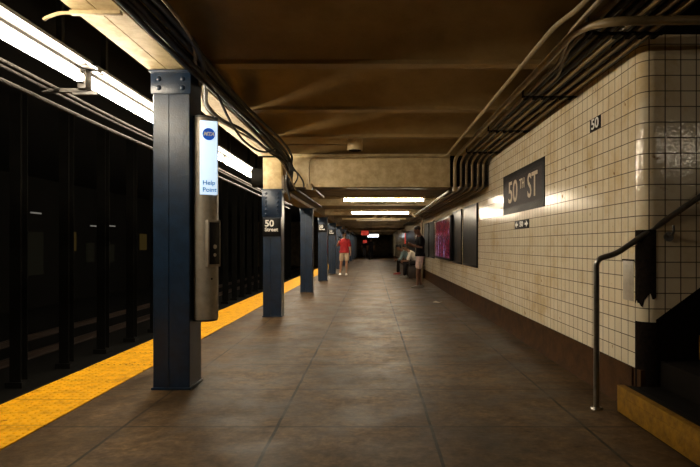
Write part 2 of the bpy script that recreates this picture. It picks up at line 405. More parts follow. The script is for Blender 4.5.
# near longitudinal girder over the columns (U section with seam)
def girder(y0, y1, z0, z1, name, label):
    b = nb(); xa, xb = -1.885, -1.575
    prism(b, [(xa,z0),((xa+xb)/2-.004,z0),((xa+xb)/2-.004,z0+.012),((xa+xb)/2+.004,z0+.012),((xa+xb)/2+.004,z0),(xb,z0),(xb,z0+.02),(xb-.03,z0+.03),(xb-.03,z1),(xa+.03,z1),(xa+.03,z0+.03),(xa,z0+.02)], y0, y1, 'y')
    return b
b = girder(Y0, 9.03, 2.70, 3.95, '', ''); struct('ceiling_girder', b, M['beige'], 'cream riveted girder carried by the near columns', 'girder')
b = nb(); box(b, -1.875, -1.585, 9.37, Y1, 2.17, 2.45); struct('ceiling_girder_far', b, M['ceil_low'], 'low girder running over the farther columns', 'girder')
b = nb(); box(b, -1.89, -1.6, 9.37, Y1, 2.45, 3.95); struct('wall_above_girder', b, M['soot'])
# portal beam at second column
b = nb(); box(b, -1.42, 1.30, 9.06, 9.34, 2.18, 2.74, .006); box(b, -1.42, 1.30, 9.03, 9.37, 2.18, 2.205, .003); box(b, -1.42, 1.30, 9.03, 9.37, 2.70, 2.728, .003)
struct('ceiling_beam', b, M['beige'], 'deep cream painted cross beam where the ceiling drops', 'beam')
b = nb(); box(b, 1.30, 2.1, 9.2, 9.34, 2.22, 3.3); box(b, -1.42, 2.1, 9.2, 9.3, 2.74, 3.4); struct('wall_drop', b, M['dark'])
# low ceiling beyond
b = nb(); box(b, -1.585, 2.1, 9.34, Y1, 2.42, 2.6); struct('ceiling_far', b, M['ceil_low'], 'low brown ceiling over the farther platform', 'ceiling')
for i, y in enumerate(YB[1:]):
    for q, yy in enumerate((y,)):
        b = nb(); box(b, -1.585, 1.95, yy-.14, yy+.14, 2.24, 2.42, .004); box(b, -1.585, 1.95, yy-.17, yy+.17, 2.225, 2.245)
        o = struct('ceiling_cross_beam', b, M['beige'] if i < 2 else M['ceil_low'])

# ================================================================ tactile strip
b = nb(); x0 = -2.82; box(b, x0, -2.205, Y0, Y1, 0, .008)
yy = 2.9
while yy < 13.5:
    for k in range(10):
        cx = x0+.035+k*.0605
        q = [b.verts.new((cx+.016*math.cos(a*PI/3), yy+.016*math.sin(a*PI/3), .008)) for a in range(6)]
        p = [b.verts.new((cx+.010*math.cos(a*PI/3), yy+.010*math.sin(a*PI/3), .0135)) for a in range(6)]
        for a in range(6): b.faces.new((q[a], q[(a+1)%6], p[(a+1)%6], p[a]))
        b.faces.new(p)
    yy += .0605
tag(obj('tactile_strip', b, M['yellow'], smooth=False), 'bright yellow studded warning strip along the platform edge', 'tactile paving')
b = nb(); box(b, EDGE-.03, EDGE, Y0, Y1, -.12, .006); tag(obj('rubbing_board', b, M['soot_steel']), 'dark timber rubbing board on the platform edge below the yellow strip', 'edge board')

# ================================================================ columns
def column_body(x0, x1, y0, y1, z0, z1):
    b = nb(); xm = (x0+x1)/2-.02; g = .003; e = .006
    poly = [(x0+e,y0),(xm-g,y0),(xm-g,y0+.012),(xm+g,y0+.012),(xm+g,y0),(x1-e,y0),(x1,y0+e),(x1,y1-e),(x1-e,y1),(x0+e,y1),(x0,y1-e),(x0,y0+e)]
    prism(b, poly, z0, z1, 'z'); return b
def rivet(b, x, y, z, r=.022): ball(b, (x, y, z), r, 10, (1,.7,1))
CX0, CX1 = -1.845, -1.535
def make_column(y, ztop, plate0, rows, label, head=None, wide=False):
    t = thing('steel_column', label, 'column', ((CX0+CX1)/2, y+.155, 0), 'blue steel columns along the platform edge')
    t['group'] = 'blue steel columns along the platform edge'
    obj('column_shaft', column_body(CX0, CX1, y, y+.31, 0, ztop), M['blue'], t)
    b = nb(); box(b, CX0-.012, CX1+.012, y-.014, y-.001, plate0, ztop-.01, .003); pl = obj('gusset_plate', b, M['blue'], t)
    b = nb()
    for k in range(rows):
        z = plate0+.05+(ztop-.01-plate0-.10)*k/max(1, rows-1)
        for x in (CX0+.055, CX1-.055): rivet(b, x, y-.014, z)
    split_obj('rivet', b, M['blue'], pl)
    b = nb(); box(b, CX0-.012, CX1+.012, y-.012, y+.322, 0, .02, .004); obj('base_plate', b, M['blue'], t)
    if head:
        b = nb(); box(b, CX0, CX1, y+.01, y+.30, ztop+.02, head, .004); obj('column_head', b, M['beige'], t)
    b = nb(); box(b, CX0-.03, CX1+.03, y-.02, y+.33, ztop, ztop+.018, .003); obj('cap_plate', b, M['blue'], t)
    return t
c1 = make_column(4.58, 2.675, 2.49, 2, 'nearest dark blue steel column, with the tall help point cylinder on its side')
c2 = make_column(9.2, 2.15, 1.69, 6, 'second blue column, cream painted head above two rows of six rivets', head=2.70)
ords = ['third blue column back, standing just beyond the yellow strip gap, without a sign', 'fourth blue column back, with a small black station sign, left of the red-shirted person',
        'fifth blue column back, with a sign, just behind the red-shirted person', 'sixth blue column back, right behind the red-shirted person',
        'seventh blue column back, first one clear to the right of the red shirt', 'eighth blue column back in the receding row', 'ninth blue column back in the receding row',
        'tenth blue column back in the receding row', 'eleventh blue column back in the receding row', 'last distant blue column in the receding row']
c3 = make_column(YB[1]+.2, 2.15, 2.0, 2, ords[0])
for i in range(2, 11):
    c = copy_tree(c3); c.location.y = YB[i]+.2+.155 if i < 3 else YB[i]+.155; c['label'] = ords[i-1]

# 50 Street column signs
def column_sign(y, z0, z1, label):
    t = thing('station_sign', label, 'sign', ((CX0+CX1)/2-.0, y-.02, z0), 'black station signs on the columns')
    b = nb(); box(b, CX0+.002, CX1-.004, y-.030, y-.0155, z0, z1, .003); p = obj('sign_plate', b, M['black'], t)
    w = z1-z0
    obj('numerals', text_bm('50', w*.50, (CX0+.035, y-.031, z0+w*.70), (1,0,0), (0,0,1), .003, 'LEFT', 1.05, .004), M['white'], t, smooth=False)
    obj('street_name', text_bm('Street', w*.29, (CX0+.035, y-.031, z0+w*.36), (1,0,0), (0,0,1), .003, 'LEFT', 1.05, .002), M['white'], t, smooth=False)
column_sign(9.2, 1.37, 1.67, 'black 50 Street sign on the second blue column, under the rivets')
column_sign(YB[2]+.2, 1.66, 1.93, 'black 50 Street sign on the fourth blue column')
column_sign(YB[3], 1.63, 1.88, 'small black 50 Street sign on the fifth blue column, beside the red shirt')

# ================================================================ help point
t = thing('help_point', 'tall steel help point cylinder with lit blue-white panel on the nearest column', 'help point', (-1.46, 4.74, .58))
CXH, CYH, RH = -1.455, 4.74, .112
def dprofile(r, cx=CXH, cy=CYH, xc=-1.531, n=28):
    a0 = math.acos((xc-cx)/r); return [(cx+r*math.cos(-a0+2*a0*k/n), cy+r*math.sin(-a0+2*a0*k/n)) for k in range(n+1)]
b = nb(); prism(b, dprofile(RH), .58, 2.31, 'z'); obj('housing', b, M['steel'], t)
b = nb(); prism(b, dprofile(RH-.006), .565, .58, 'z'); prism(b, dprofile(RH+.003), 2.31, 2.325, 'z'); split_obj('end_cap', b, M['housing'], t)
nrm = V(.36,-.933,0).normalized(); xd = V(-nrm.y, nrm.x, 0); pc = V(-1.398, 4.655, 1.965)
mt = Matrix(((xd.x, nrm.x, 0, pc.x), (xd.y, nrm.y, 0, pc.y), (0, 0, 1, pc.z), (0,0,0,1)))
b = nb(); box(b, -.072, .072, -.02, .016, -.315, .315, .004, mt); pn = obj('lit_panel', b, M['panel_lit'], t); pn['label'] = 'glowing blue-white panel'
b = nb(); cc = pc+V(-.0,0,.20)+nrm*.017
sweep(b, [cc, cc+nrm*.003], [.052,.052], 28); obj('logo_disc', b, M['logo'], pn)
obj('logo_letters', text_bm('MTA', .043, cc+nrm*.006, xd, (0,0,1), .002, 'CENTER', 1.0, .002, .25), M['white'], pn, smooth=False)
b = text_bm('Help', .055, pc+xd*-.052+V(0,0,-.215)+nrm*.018, xd, (0,0,1), .002, 'LEFT', 1.0, .0012); obj('panel_text', b, M['panel_text'], pn, smooth=False)
b = text_bm('Point', .055, pc+xd*-.052+V(0,0,-.275)+nrm*.018, xd, (0,0,1), .002, 'LEFT', 1.0, .0012); obj('panel_text', b, M['panel_text'], pn, smooth=False)
# intercom unit on the right flank
n2 = V(.80,-.60,0).normalized(); x2 = V(-n2.y, n2.x, 0); p2 = V(CXH, CYH, 1.235)+n2*.100
m2 = Matrix(((x2.x, n2.x, 0, p2.x), (x2.y, n2.y, 0, p2.y), (0, 0, 1, p2.z), (0,0,0,1)))
b = nb(); box(b, -.065, .065, -.01, .032, -.20, .20, .006, m2); ic = obj('intercom', b, M['steel'], t)
b = nb(); box(b, -.052, .052, .030, .036, -.18, .18, .002, m2); obj('intercom_face', b, M['black'], ic)
b = nb()
for dz, rr in ((-.03,.018),(-.10,.014)):
    q = p2+n2*.036+V(0,0,dz); sweep(b, [q, q+n2*.006], [rr,rr], 16)
split_obj('call_button', b, M['steel'], ic)
b = nb(); q = V(CXH,CYH,.93)+V(.72,-.69,0).normalized()*(RH-.002); sweep(b, [q, q+V(.72,-.69,0)*.006], [.009,.009], 10); obj('lock', b, M['black'], t)

# ================================================================ overhead edge lighting row
LX, LZ = -2.32, 2.55
fix = thing('edge_light', 'x', 'light fixture', (LX, 0, LZ), 'fluorescent lights over the platform edge')
L = 2.06
b = nb(); prism(b, [(LX-.10,LZ+.055),(LX+.02,LZ+.055),(LX+.02,LZ+.08),(LX+.09,LZ+.08),(LX+.09,LZ+.13),(LX-.10,LZ+.13)], .02, L-.02, 'y'); obj('lamp_housing', b, M['housing'], fix)
b = nb(); cyl(b, (LX, .05, LZ), .034, L-.10, 'y', 16); obj('tube', b, M['tube'], fix)
b = nb(); cyl(b, (LX+.125, .03, LZ+.075), .006, L-.06, 'y', 8); obj('thin_tube', b, M['tube_thin'], fix)
for yy in (.03, L-.05):
    b = nb(); box(b, LX-.02, LX+.02, yy-.02, yy+.012, LZ-.038, LZ+.06, .003); obj('lamp_holder', b, M['housing'], fix)
for yy in (.1, L-.13):
    b = nb(); box(b, LX+.05, LX+.13, yy, yy+.03, LZ+.07, LZ+.095); obj('clip', b, M['housing'], fix)
for yy in (.3, L-.34):
    b = nb(); box(b, LX-.02, LX+.02, yy, yy+.04, LZ+.13, 3.95); obj('hanger', b, M['soot_steel'], fix)
ystart = [2.31, 4.40, 6.45, 8.50, 10.58, 12.67, 14.76, 16.85, 18.94, 21.03, 23.12, 25.21, 27.3, 31.5, 35.7, 40.0, 44.2]  # starts past the second column are added unseen, lighting the far edge and columns
labs = {0:'bright fluorescent light running into the top left corner', 1:'bright fluorescent light just left of the nearest column, beyond the bracket',
        2:'fluorescent light seen behind the nearest column', 3:'fluorescent light just right of the help point cylinder', 4:'farthest visible fluorescent light, ending by the second column'}
for i, y in enumerate(ystart):
    o = fix if i == 0 else copy_tree(fix)
    o.location.y = y; o['label'] = labs.get(i, 'distant fluorescent light over the platform edge, behind the far columns')
    if i not in labs: o['group'] = 'far fluorescent lights behind the columns'
fix.location.y = ystart[0]
# conduits hanging past the tracks edge
for j, (x, z, r, lb) in enumerate(((-2.52,2.47,.014,'thin dark conduit just below the edge lights'), (-2.60,2.37,.018,'dark conduit running lowest under the edge lights'), (-2.62,2.48,.012,'dark conduit running behind the edge lights'))):
    b = nb(); sweep(b, smooth_path([(x+.008*math.sin(k*1.7), 1+k*2.3, z+.010*math.sin(k*2.3)) for k in range(8)], 4), r, 8)
    tag(obj('conduit', b, M['housing_dark']), lb, 'conduit')
b = nb(); box(b, -2.66, LX+.03, 4.37, 4.41, LZ-.10, LZ-.07); box(b, LX-.035, LX+.035, 4.34, 4.44, LZ-.08, LZ+.08, .008); box(b, LX-.09, LX+.11, 4.37, 4.41, LZ-.12, LZ-.095)
tag(obj('light_bracket', b, M['housing']), 'dark bracket joining two bright edge lights, upper left', 'bracket')
# hooked arm at the top left
b = nb(); sweep(b, fillet([(-1.60,3.43,2.685),(-1.97,3.43,2.685),(-2.05,3.43,2.655),(-2.07,3.43,2.64)], .04), .011, 8)
box(b, -1.90, -1.58, 3.41, 3.45, 2.672, 2.697, .003)
tag(obj('hooked_bracket', b, M['beige']), 'cream hooked arm under the girder at the top left', 'bracket')

# ================================================================ right-hand conduits
def tube_thing(name, pts, r, m, label, cat, fil=.1, seg=10, group=None, path=False):
    b = nb(); sweep(b, smooth_path(pts, 6) if path else fillet(pts, fil), r, seg); o = tag(obj(name, b, m), label, cat, group); return o
pipe1 = tube_thing('conduit', [(-1.04,8.98,2.20),(-1.04,8.98,2.66),(1.10,8.98,2.68),(1.19,8.7,2.65),(1.19,3.55,2.645),(1.25,3.25,2.645),(1.25,Y0+.1,2.645)], .0165, M['conduit'],
           'thin cream conduit crossing the beam top then running along the ceiling right', 'conduit', .12)
pipe2 = tube_thing('pipe', [(1.37,9.0,2.12),(1.37,9.0,2.62),(1.37,8.75,2.66),(1.37,3.62,2.66),(1.47,3.34,2.595),(4.4,3.26,2.595)], .028, M['conduit'],
           'thick cream pipe along the ceiling, turning right toward the stairs', 'pipe', .16, 12)
b = nb(); cyl(b, (1.37,9.0,2.10), .042, .07, 'z', 14); obj('coupling', b, M['conduit'], pipe2)
xs = [1.475, 1.565, 1.66, 1.76, 1.845]
nm = ['cream conduit next to the thick pipe, second in the bundle by the wall', 'third conduit from the left in the bundle bending down the beam', 'middle grimy conduit in the bundle bending down the beam',
      'second conduit from the wall in the bundle bending down the beam', 'conduit closest to the tile wall in the ceiling bundle']
for k, x in enumerate(xs):
    zz = 2.655 - .004*k
    tube_thing('conduit', [(x,22.0,2.16),(x,9.42,2.16),(x,9.03-.0*k,2.20),(x,9.03,2.58),(x,8.72,zz),(x,Y0+.1 if k > 1 else 4.3+k*.3,zz)] + ([(x-.12, 3.7+k*.3, zz+.02), (x-.12, Y0+.1, zz+.02)] if k <= 1 else []),
               .020 if k else .016, M['conduit_dark'] if k % 2 else M['conduit'], nm[k], 'conduit', .07, 10, 'conduit bundle over the tile wall')
for k, x in enumerate([1.52, 1.612, 1.71, 1.80, 1.895]):  # cables added as black filling for the dark gaps between conduits
    w = [(x+.008*math.sin(j*1.9+k), Y0+.1+j*1.17, 2.675+.006*math.sin(j*2.7+k*2)) for j in range(10)] + [(x, 8.93, 2.62), (x, 9.11, 2.3), (x, 9.5, 2.19), (x, 14, 2.185), (x, 26, 2.185)]
    tube_thing('black_cable', w, .027, M['cable'], 'thick black cable lying among the conduits above the tile wall', 'cable', group='black cables above the tile wall', path=True)
# strap hangers of the bundle
for k in range(5):
    y = 8.2 - k*1.533
    b = nb(); box(b, 1.42, 1.93, y-.02, y+.02, 2.615, 2.622); box(b, 1.42, 1.43, y-.02, y+.02, 2.615, 2.74)
    for j in range(6): box(b, 1.44+.085*j, 1.47+.085*j, y-.05, y+.05, 2.60, 2.615)
    tag(obj('pipe_strap', b, M['dark']), 'dark strap holding up the conduit bundle above the tile wall', 'strap', 'straps under the conduit bundle')
# conduit continuing under the low ceiling, and its little boxes
tube_thing('conduit', [(1.32,9.30,2.145),(1.32,17.0,2.145)], .022, M['steel'], 'pale shiny conduit running diagonally beyond the cross beam', 'conduit')
b = nb(); box(b, 1.25,1.39,16.95,17.1,2.09,2.20,.012); tag(obj('junction_box', b, M['conduit']), 'small cream junction box at the far end of the pale conduit', 'junction box')
b = nb(); box(b, -1.09,-.99,8.97,9.05,2.13,2.23,.008); tag(obj('junction_box', b, M['conduit']), 'small box at the foot of the conduit on the left of the beam', 'junction box')
tube_thing('conduit', [(-.98,11.0,2.19),(-1.0,9.5,2.19),(-1.25,9.45,2.19)], .02, M['conduit_dark'], 'short conduit under the low ceiling behind the beam on the left', 'conduit')
# ceiling can + its conduit
b = nb(); cyl(b, (-.26,8.28,2.66), .115, .17, 'z', 24); cyl(b, (-.26,8.28,2.825), .07, .15, 'z', 16); sp = tag(obj('ceiling_speaker', b, M['beige']), 'round cream can hanging from the ceiling before the beam', 'ceiling speaker')
b = nb(); cyl(b, (-.26,8.28,2.655), .098, .006, 'z', 24); obj('grille', b, M['dark'], sp)
tube_thing('conduit', [(-.375,8.28,2.74),(-1.1,8.28,2.745),(-1.5,8.25,2.72)], .012, M['conduit'], 'thin conduit from the round ceiling can to the left girder', 'conduit')
# ================================================================ black cables on the girder side
def px(x, y, Y): return ((x-372)/F*Y, Y, H+(245-y)/F*Y)
R = random.Random(3)
for k, (x, z, r) in enumerate(((-1.46,2.685,.022),(-1.43,2.645,.017),(-1.475,2.64,.018),(-1.42,2.69,.014),(-1.36,2.68,.022),(-1.31,2.69,.018),(-1.39,2.65,.02))):
    pts = [(x+.02*math.sin(j*1.3+k), -1+j*1.25, z+.02*math.sin(j*1.9+k*1.4)) for j in range(8)] + [(x+.02, 8.7, z-.03), (-1.39+.014*k, 8.90, 2.5), (-1.39+.014*k, 8.92, 2.2), (-1.34+.024*k, 9.45, 2.10), (-1.34+.024*k, 13.0, 2.13)]
    tube_thing('black_cable', pts, r, M['cable'], 'black cable fixed along the girder side above the columns', 'cable', group='black cables along the left girder', path=True)
tube_thing('black_cable', [(-1.33,2.2,2.68), px(192,40,3.8), px(205,85,4.85), px(207,105,5.5), px(222,120,6.2), px(244,131,6.8), px(267,150,8.1), px(286,165,8.75), px(287,185,8.9), px(290,200,8.9)], .021, M['cable'],
           'thick black cable bending down past the nearest column top', 'cable', path=True)
tube_thing('conduit', [(-1.28,1.5,2.67), px(180,20,3.45), px(197,70,4.45), px(207,110,5.7), px(232,128,6.6), px(258,143,7.6), px(280,160,8.6), px(296,190,8.9)], .013, M['conduit_dark'],
           'brown glossy conduit curving beside the black cables at the upper left', 'conduit', path=True)
tube_thing('black_cable', [px(213,85,5.0), px(220,100,5.1), px(229,119,5.6), px(243,140,6.3), px(259,151,7.0), px(271,151,7.6), px(279,145,8.2)], .013, M['cable'],
           'thin black cable hanging in a loop right of the help point', 'cable', path=True)
tube_thing('black_cable', [(-1.40,8.9,2.66),(-1.30,8.93,2.5),(-1.22,8.95,2.36),(-1.28,8.95,2.22),(-1.36,8.95,2.15)], .012, M['cable'], 'short black cable looping down left end of the cross beam', 'cable', path=True)
tube_thing('black_cable', [(-1.36,8.95,2.62),(-1.34,8.95,2.48),(-1.24,8.95,2.42),(-1.14,8.95,2.28),(-1.12,8.95,2.16)], .014, M['cable'], 'black cable crossing left end of the beam beside the column head', 'cable', path=True)
b = nb(); cyl(b, px(253,178,9.6), .17, .25, 'x', 20); tag(obj('horn_speaker', b, M['soot_steel']), 'dim round-ended fitting beside the head of the second column', 'fitting')

# ================================================================ platform tube fixtures
def make_fixture(y, lit, label, x0=-.61, x1=1.10):
    t = thing('ceiling_light', label, 'light fixture', ((x0+x1)/2, y, 2.15), 'fluorescent lights across the platform ceiling')
    b = nb(); box(b, -1.15, 1.30, y+.05, y+.13, 2.20, 2.26, .004); obj('channel', b, M['beige'], t)
    b = nb(); prism(b, [(y-.06,2.205),(y+.06,2.205),(y+.05,2.255),(y-.05,2.255)], x0-.05, x1+.05, 'x'); obj('lamp_housing', b, M['beige'], t)
    b = nb(); cyl(b, (x0+.02, y, 2.172), .030, x1-x0-.04, 'x', 14); obj('tube', b, M['tube_plat'] if lit else M['tube_off'], t)
    b = nb()
    for x in (x0-.02, x1-.005): box(b, x, x+.025, y-.03, y+.03, 2.14, 2.215, .003)
    split_obj('lamp_holder', b, M['housing'], t)
    return t
make_fixture(11.5, True, 'bright white tube light across the ceiling, the nearer of the two lit ones')
make_fixture(16.1, True, 'bright white tube light across the ceiling, the farther of the two lit ones')
for yy, lb in ((19.3,'first'),(24.2,'second'),(28.6,'third'),(37.9,'fourth'),(47.0,'fifth')):  # unseen lamps added to brighten the far platform, hidden above the beam bottoms
    f_ = make_fixture(yy, True, lb+' of the tube lights tucked up behind the far cross beams'); f_.location.z += .145
make_fixture(20.9, False, 'unlit tube light behind the two bright ceiling tubes')
b = nb(); box(b, -.1, .35, 13.2, 13.4, 2.27, 2.41, .01); tag(obj('junction_box', b, M['conduit']), 'flat cream box on the ceiling between the two lit tubes', 'junction box')
for k, xx in enumerate((.12,.52,.85)):
    b = nb(); cyl(b, (xx,22.0,2.225), .10, .2, 'z', 20); dl = tag(obj('round_ceiling_light', b, M['conduit']), ['left','middle','right'][k]+' of three small dim round lights on the low ceiling behind the bright tubes', 'ceiling light', 'three dim round ceiling lights')
    b = nb(); cyl(b, (xx,22.0,2.215), .075, .012, 'z', 20); obj('diffuser', b, M['dim_lamp'], dl)
t = thing('ceiling_light', 'tube light over the foot of the stairs, outside the photo and mirrored in the tiles', 'light fixture', (4.0, .6, 2.45))
b = nb(); box(b, 3.45, 4.45, .56, .66, 2.50, 2.56, .005); box(b, 3.9, 3.94, .59, .63, 2.56, 2.74); obj('lamp_housing', b, M['beige'], t)
b = nb(); cyl(b, (3.5, .6, 2.46), .022, .9, 'x', 12); obj('tube', b, M['tube_stair'], t)
for xx in (3.46, 4.41):
    b = nb(); box(b, xx, xx+.03, .58, .62, 2.43, 2.50, .003); obj('lamp_holder', b, M['housing'], t)
# far lit signs
t = thing('hanging_sign', 'small glowing white-blue sign hanging at the far end of the platform', 'sign', (.15, 48, 1.9))
b = nb(); box(b, -.45, .63, 48, 48.12, 1.86, 2.22, .02); obj('sign_case', b, M['black'], t)
b = nb(); box(b, -.40, .58, 47.985, 48, 1.91, 2.17); obj('sign_face', b, M['whitesign'], t)
b = nb(); box(b, -.3, -.28, 48.05, 48.07, 2.2, 2.42); box(b, .45, .47, 48.05, 48.07, 2.2, 2.42); split_obj('hanger', b, M['black'], t)
for (xa, xb, za, zb, Y, lb) in ((-.70,-.18,1.80,2.15,34.0,'larger red lit sign hanging far down the platform'), (-.72,-.35,1.35,1.62,41.6,'smaller red lit sign below the larger one, far down the platform')):
    t = thing('exit_sign', lb, 'sign', ((xa+xb)/2, Y, za))
    b = nb(); box(b, xa, xb, Y, Y+.1, za, zb, .01); obj('sign_case', b, M['black'], t)
    b = nb(); box(b, xa+.03, xb-.03, Y-.008, Y, za+.03, zb-.03); obj('sign_face', b, M['redsign'], t)
    b = nb(); box(b, (xa+xb)/2-.012, (xa+xb)/2+.012, Y+.04, Y+.06, zb, 2.42); obj('hanger', b, M['black'], t)

# ================================================================ wall signs
def z_row(n): return ZT0+TP*n
def wall_sign(name, y0, y1, z0, z1, label):
    t = thing(name, label, 'sign', (WX-.004, (y0+y1)/2, z0)); return t
XS = WX-.006
# 50 tile
t = wall_sign('tile_sign', 4.632, 4.857, z_row(17), z_row(18), 'small black tile sign reading 50, high on the wall near the corner')
b = nb(); box(b, XS, WX+.01, 4.632, 4.857, z_row(17)+.002, z_row(18)-.002, .002); obj('sign_tiles', b, M['mosaicblack'], t)
obj('numerals', text_bm('50', .125, (XS-.001, 4.745, z_row(17.5)), (0,-1,0), (0,0,1), .003, 'CENTER', 1.3, .002), M['white'], t, smooth=False)
# arrow sign
t = wall_sign('tile_sign', 6.745, 7.42, z_row(10), z_row(11), 'narrow black tile sign with white arrows either side of a 50')
b = nb(); box(b, XS, WX+.01, 6.745, 7.42, z_row(10)+.002, z_row(11)-.002, .002); obj('sign_tiles', b, M['mosaicblack'], t)
obj('numerals', text_bm('50', .092, (XS-.001, 7.083, z_row(10.5)), (0,-1,0), (0,0,1), .003, 'CENTER', 1.8, .003), M['white'], t, smooth=False)
zc = z_row(10.5)
for s_ in (-1, 1):
    b = nb(); yc = 7.083
    poly = [(yc+s_*.30, zc), (yc+s_*.225, zc+.040), (yc+s_*.225, zc+.014), (yc+s_*.165, zc+.014), (yc+s_*.165, zc-.014), (yc+s_*.225, zc-.014), (yc+s_*.225, zc-.040)]
    prism(b, poly, XS-.003, XS+.001, 'x'); obj('arrow', b, M['white'], t, smooth=False)
# big name panel
ya, yb, za, zb = 6.13, 8.0425, z_row(12), z_row(17)
t = wall_sign('mosaic_name_sign', ya, yb, za, zb, 'large dark mosaic name panel reading 50TH ST on the tile wall')
b = nb(); w = .085
box(b, XS-.004, WX+.01, ya, yb, zb-w, zb); box(b, XS-.004, WX+.01, ya, yb, za, za+w); box(b, XS-.004, WX+.01, ya, ya+w, za+w, zb-w); box(b, XS-.004, WX+.01, yb-w, yb, za+w, zb-w)
obj('border', b, M['mosaicblack'], t)
b = nb(); box(b, XS, WX+.01, ya+w, yb-w, za+w, zb-w); obj('mosaic_field', b, M['maroon'], t)
zc = (za+zb)/2
def tx(s_, size, y, z, sx, bold): return text_bm(s_, size, (XS-.001, y, z), (0,-1,0), (0,0,1), .004, 'CENTER', sx, bold)
obj('lettering', tx('50', .42, 7.51, zc, 1.2, .004), M['cream'], t, smooth=False)
obj('lettering', tx('TH', .18, 7.05, zc+.075, 1.0, .003), M['cream'], t, smooth=False)
obj('lettering', tx('ST', .42, 6.595, zc, .95, .004), M['cream'], t, smooth=False)
# lighter area of tiles near the corner, set as a thin panel
b = nb(); box(b, WX-.004, WX+.004, 4.05, 4.22, .80, 1.10, .001); t = tag(obj('wall_notice', b, M['patch_pale']), 'pale rectangular patch on the tiles beside the rounded corner', 'notice')
b = nb(); box(b, WX-.007, WX+.004, 4.04, 4.23, 1.10, 1.112); obj('top_edge', b, M['bare'], t)

# poster boards
def board(y0, y1, z0, z1, label, th=.03, face='boardblack', grp='black poster boards on the tile wall'):
    t = thing('poster_board', label, 'poster board', (WX-.01, (y0+y1)/2, z0), grp)
    b = nb(); f = .04; box(b, WX-th, WX, y0, y1, z0, z0+f, .003); box(b, WX-th, WX, y0, y1, z1-f, z1, .003); box(b, WX-th, WX, y0, y0+f, z0+f, z1-f, .003); box(b, WX-th, WX, y1-f, y1, z0+f, z1-f, .003)
    obj('board_frame', b, M['black'], t)
    b = nb(); box(b, WX-th+.008, WX, y0+f, y1-f, z0+f, z1-f); obj('board_face', b, M[face], t)
board(10.0, 11.5, .80, 2.0, 'tall black poster board, closest to the name panel')
board(11.75, 13.0, .80, 2.0, 'black poster board just right of the glowing advert screen')
board(16.9, 18.3, .80, 1.98, 'dark poster board left of the glowing advert screen, beside the standing person')
board(18.6, 20.0, .80, 1.98, 'dark poster board behind the person in the black shirt')
board(24.5, 31.0, .75, 1.95, 'long dark poster board behind the seated people')
t = thing('advert_screen', 'glowing red and white digital advert screen standing out from the wall', 'screen', (WX-.07, 14.0, .86))
b = nb(); box(b, WX-.10, WX, 12.9, 15.9, .84, 1.93, .008); obj('screen_case', b, M['black'], t)
for k in range(3):
    b = nb(); box(b, WX-.106, WX-.098, 12.96+k*.985, 12.96+k*.985+.93, .90, 1.87); obj('screen_panel', b, M['ad'], t)
b = nb(); box(b, WX-.04, WX, 31.2, 31.9, .8, 1.9, .004); tag(obj('wall_sign', b, M['redsign']), 'narrow red panel on the wall at the end of the long dark board', 'sign')
b = nb(); cyl(b, (1.62, 17.6, 0), .028, 2.2, 'z', 10); tag(obj('riser_pipe', b, M['conduit_dark']), 'thin vertical pipe from the ceiling box down behind the standing person', 'pipe')

# ================================================================ stairs
st = thing('staircase', 'dark stairs rising to the right with worn yellow risers', 'stairs', (1.79, 3.0, 0))
n = 9; rz, tr = .185, .285
for k in range(n):
    x = 1.79+tr*k; z = rz*(k+1)+(.015 if k == 0 else .015)
    xe = 4.49
    b = nb(); y1 = 3.95 if x < WX-.02 else YF-.012
    if k == 0: box(b, x, WX-.05, 2.2, 3.95, 0, z, .008); box(b, WX-.05, xe, 2.2, YF-.012, 0, z)
    else: box(b, x, xe, 2.2, YF-.012, z-rz, z, .006)
    sp_ = obj('step', b, M['concrete_dark'], st)
    if k in (0, 2, 4, 6):
        b = nb(); yl = 3.955 if k == 0 else YF-.014
        box(b, x-.008, x+.001, 2.2, yl, z-rz+(.0 if k == 0 else .01), z-.0, .002)
        box(b, x-.014, x-.006, 2.25, yl-.14, z-rz+.045, z-.06, .002) if k == 0 else None
        if k == 0: box(b, x-.008, x+.045, 2.2, yl, z-.004, z+.004, .001)
        r_ = obj('riser_plate', b, M['yellow_worn'], sp_); r_['label'] = 'worn yellow riser'
    elif k > 0: pass
# handrail
hr = thing('handrail', 'bent steel handrail rising along the stair wall from a floor post', 'handrail', (1.675, 4.06, 0))
pts = fillet([(1.675,4.06,0),(1.675,4.06,1.115),(1.80,4.01,1.155),(2.42,3.85,1.63),(3.6,3.83,2.52)], .055, 6)
b = nb(); sweep(b, pts, .0215, 14); obj('rail', b, M['steel_rail'], hr)
b = nb(); cyl(b, (1.675,4.06,0), .045, .012, 'z', 20, .038); obj('floor_flange', b, M['steel_rail'], hr)
for x, z in ((2.14,1.36),(2.46,1.59),(3.3,2.2)):
    b = nb(); sweep(b, fillet([(x,YF-.07,z-.0),(x,YF-.07,z-.06),(x,YF+.0,z-.08)], .03), .009, 8); cyl(b, (x,YF-.012,z-.08), .035, .012, 'y', 16); obj('bracket', b, M['steel_rail'], hr)

# ================================================================ litter
b = nb(); P = [(1.28,11.5),(1.36,11.62),(1.44,11.5),(1.50,11.6),(1.40,11.42)]
vs = [b.verts.new((x, y, .006+.02*(i % 2))) for i, (x, y) in enumerate(P)]; vt = [b.verts.new((x, y, .009+.02*(i % 2))) for i, (x, y) in enumerate(P)]
b.faces.new(vs); b.faces.new(vt[::-1])
for i in range(5): b.faces.new((vs[i], vs[(i+1)%5], vt[(i+1)%5], vt[i]))
tag(obj('litter_scrap', b, M['paper']), 'small pale scrap of litter on the floor near the wall', 'litter')

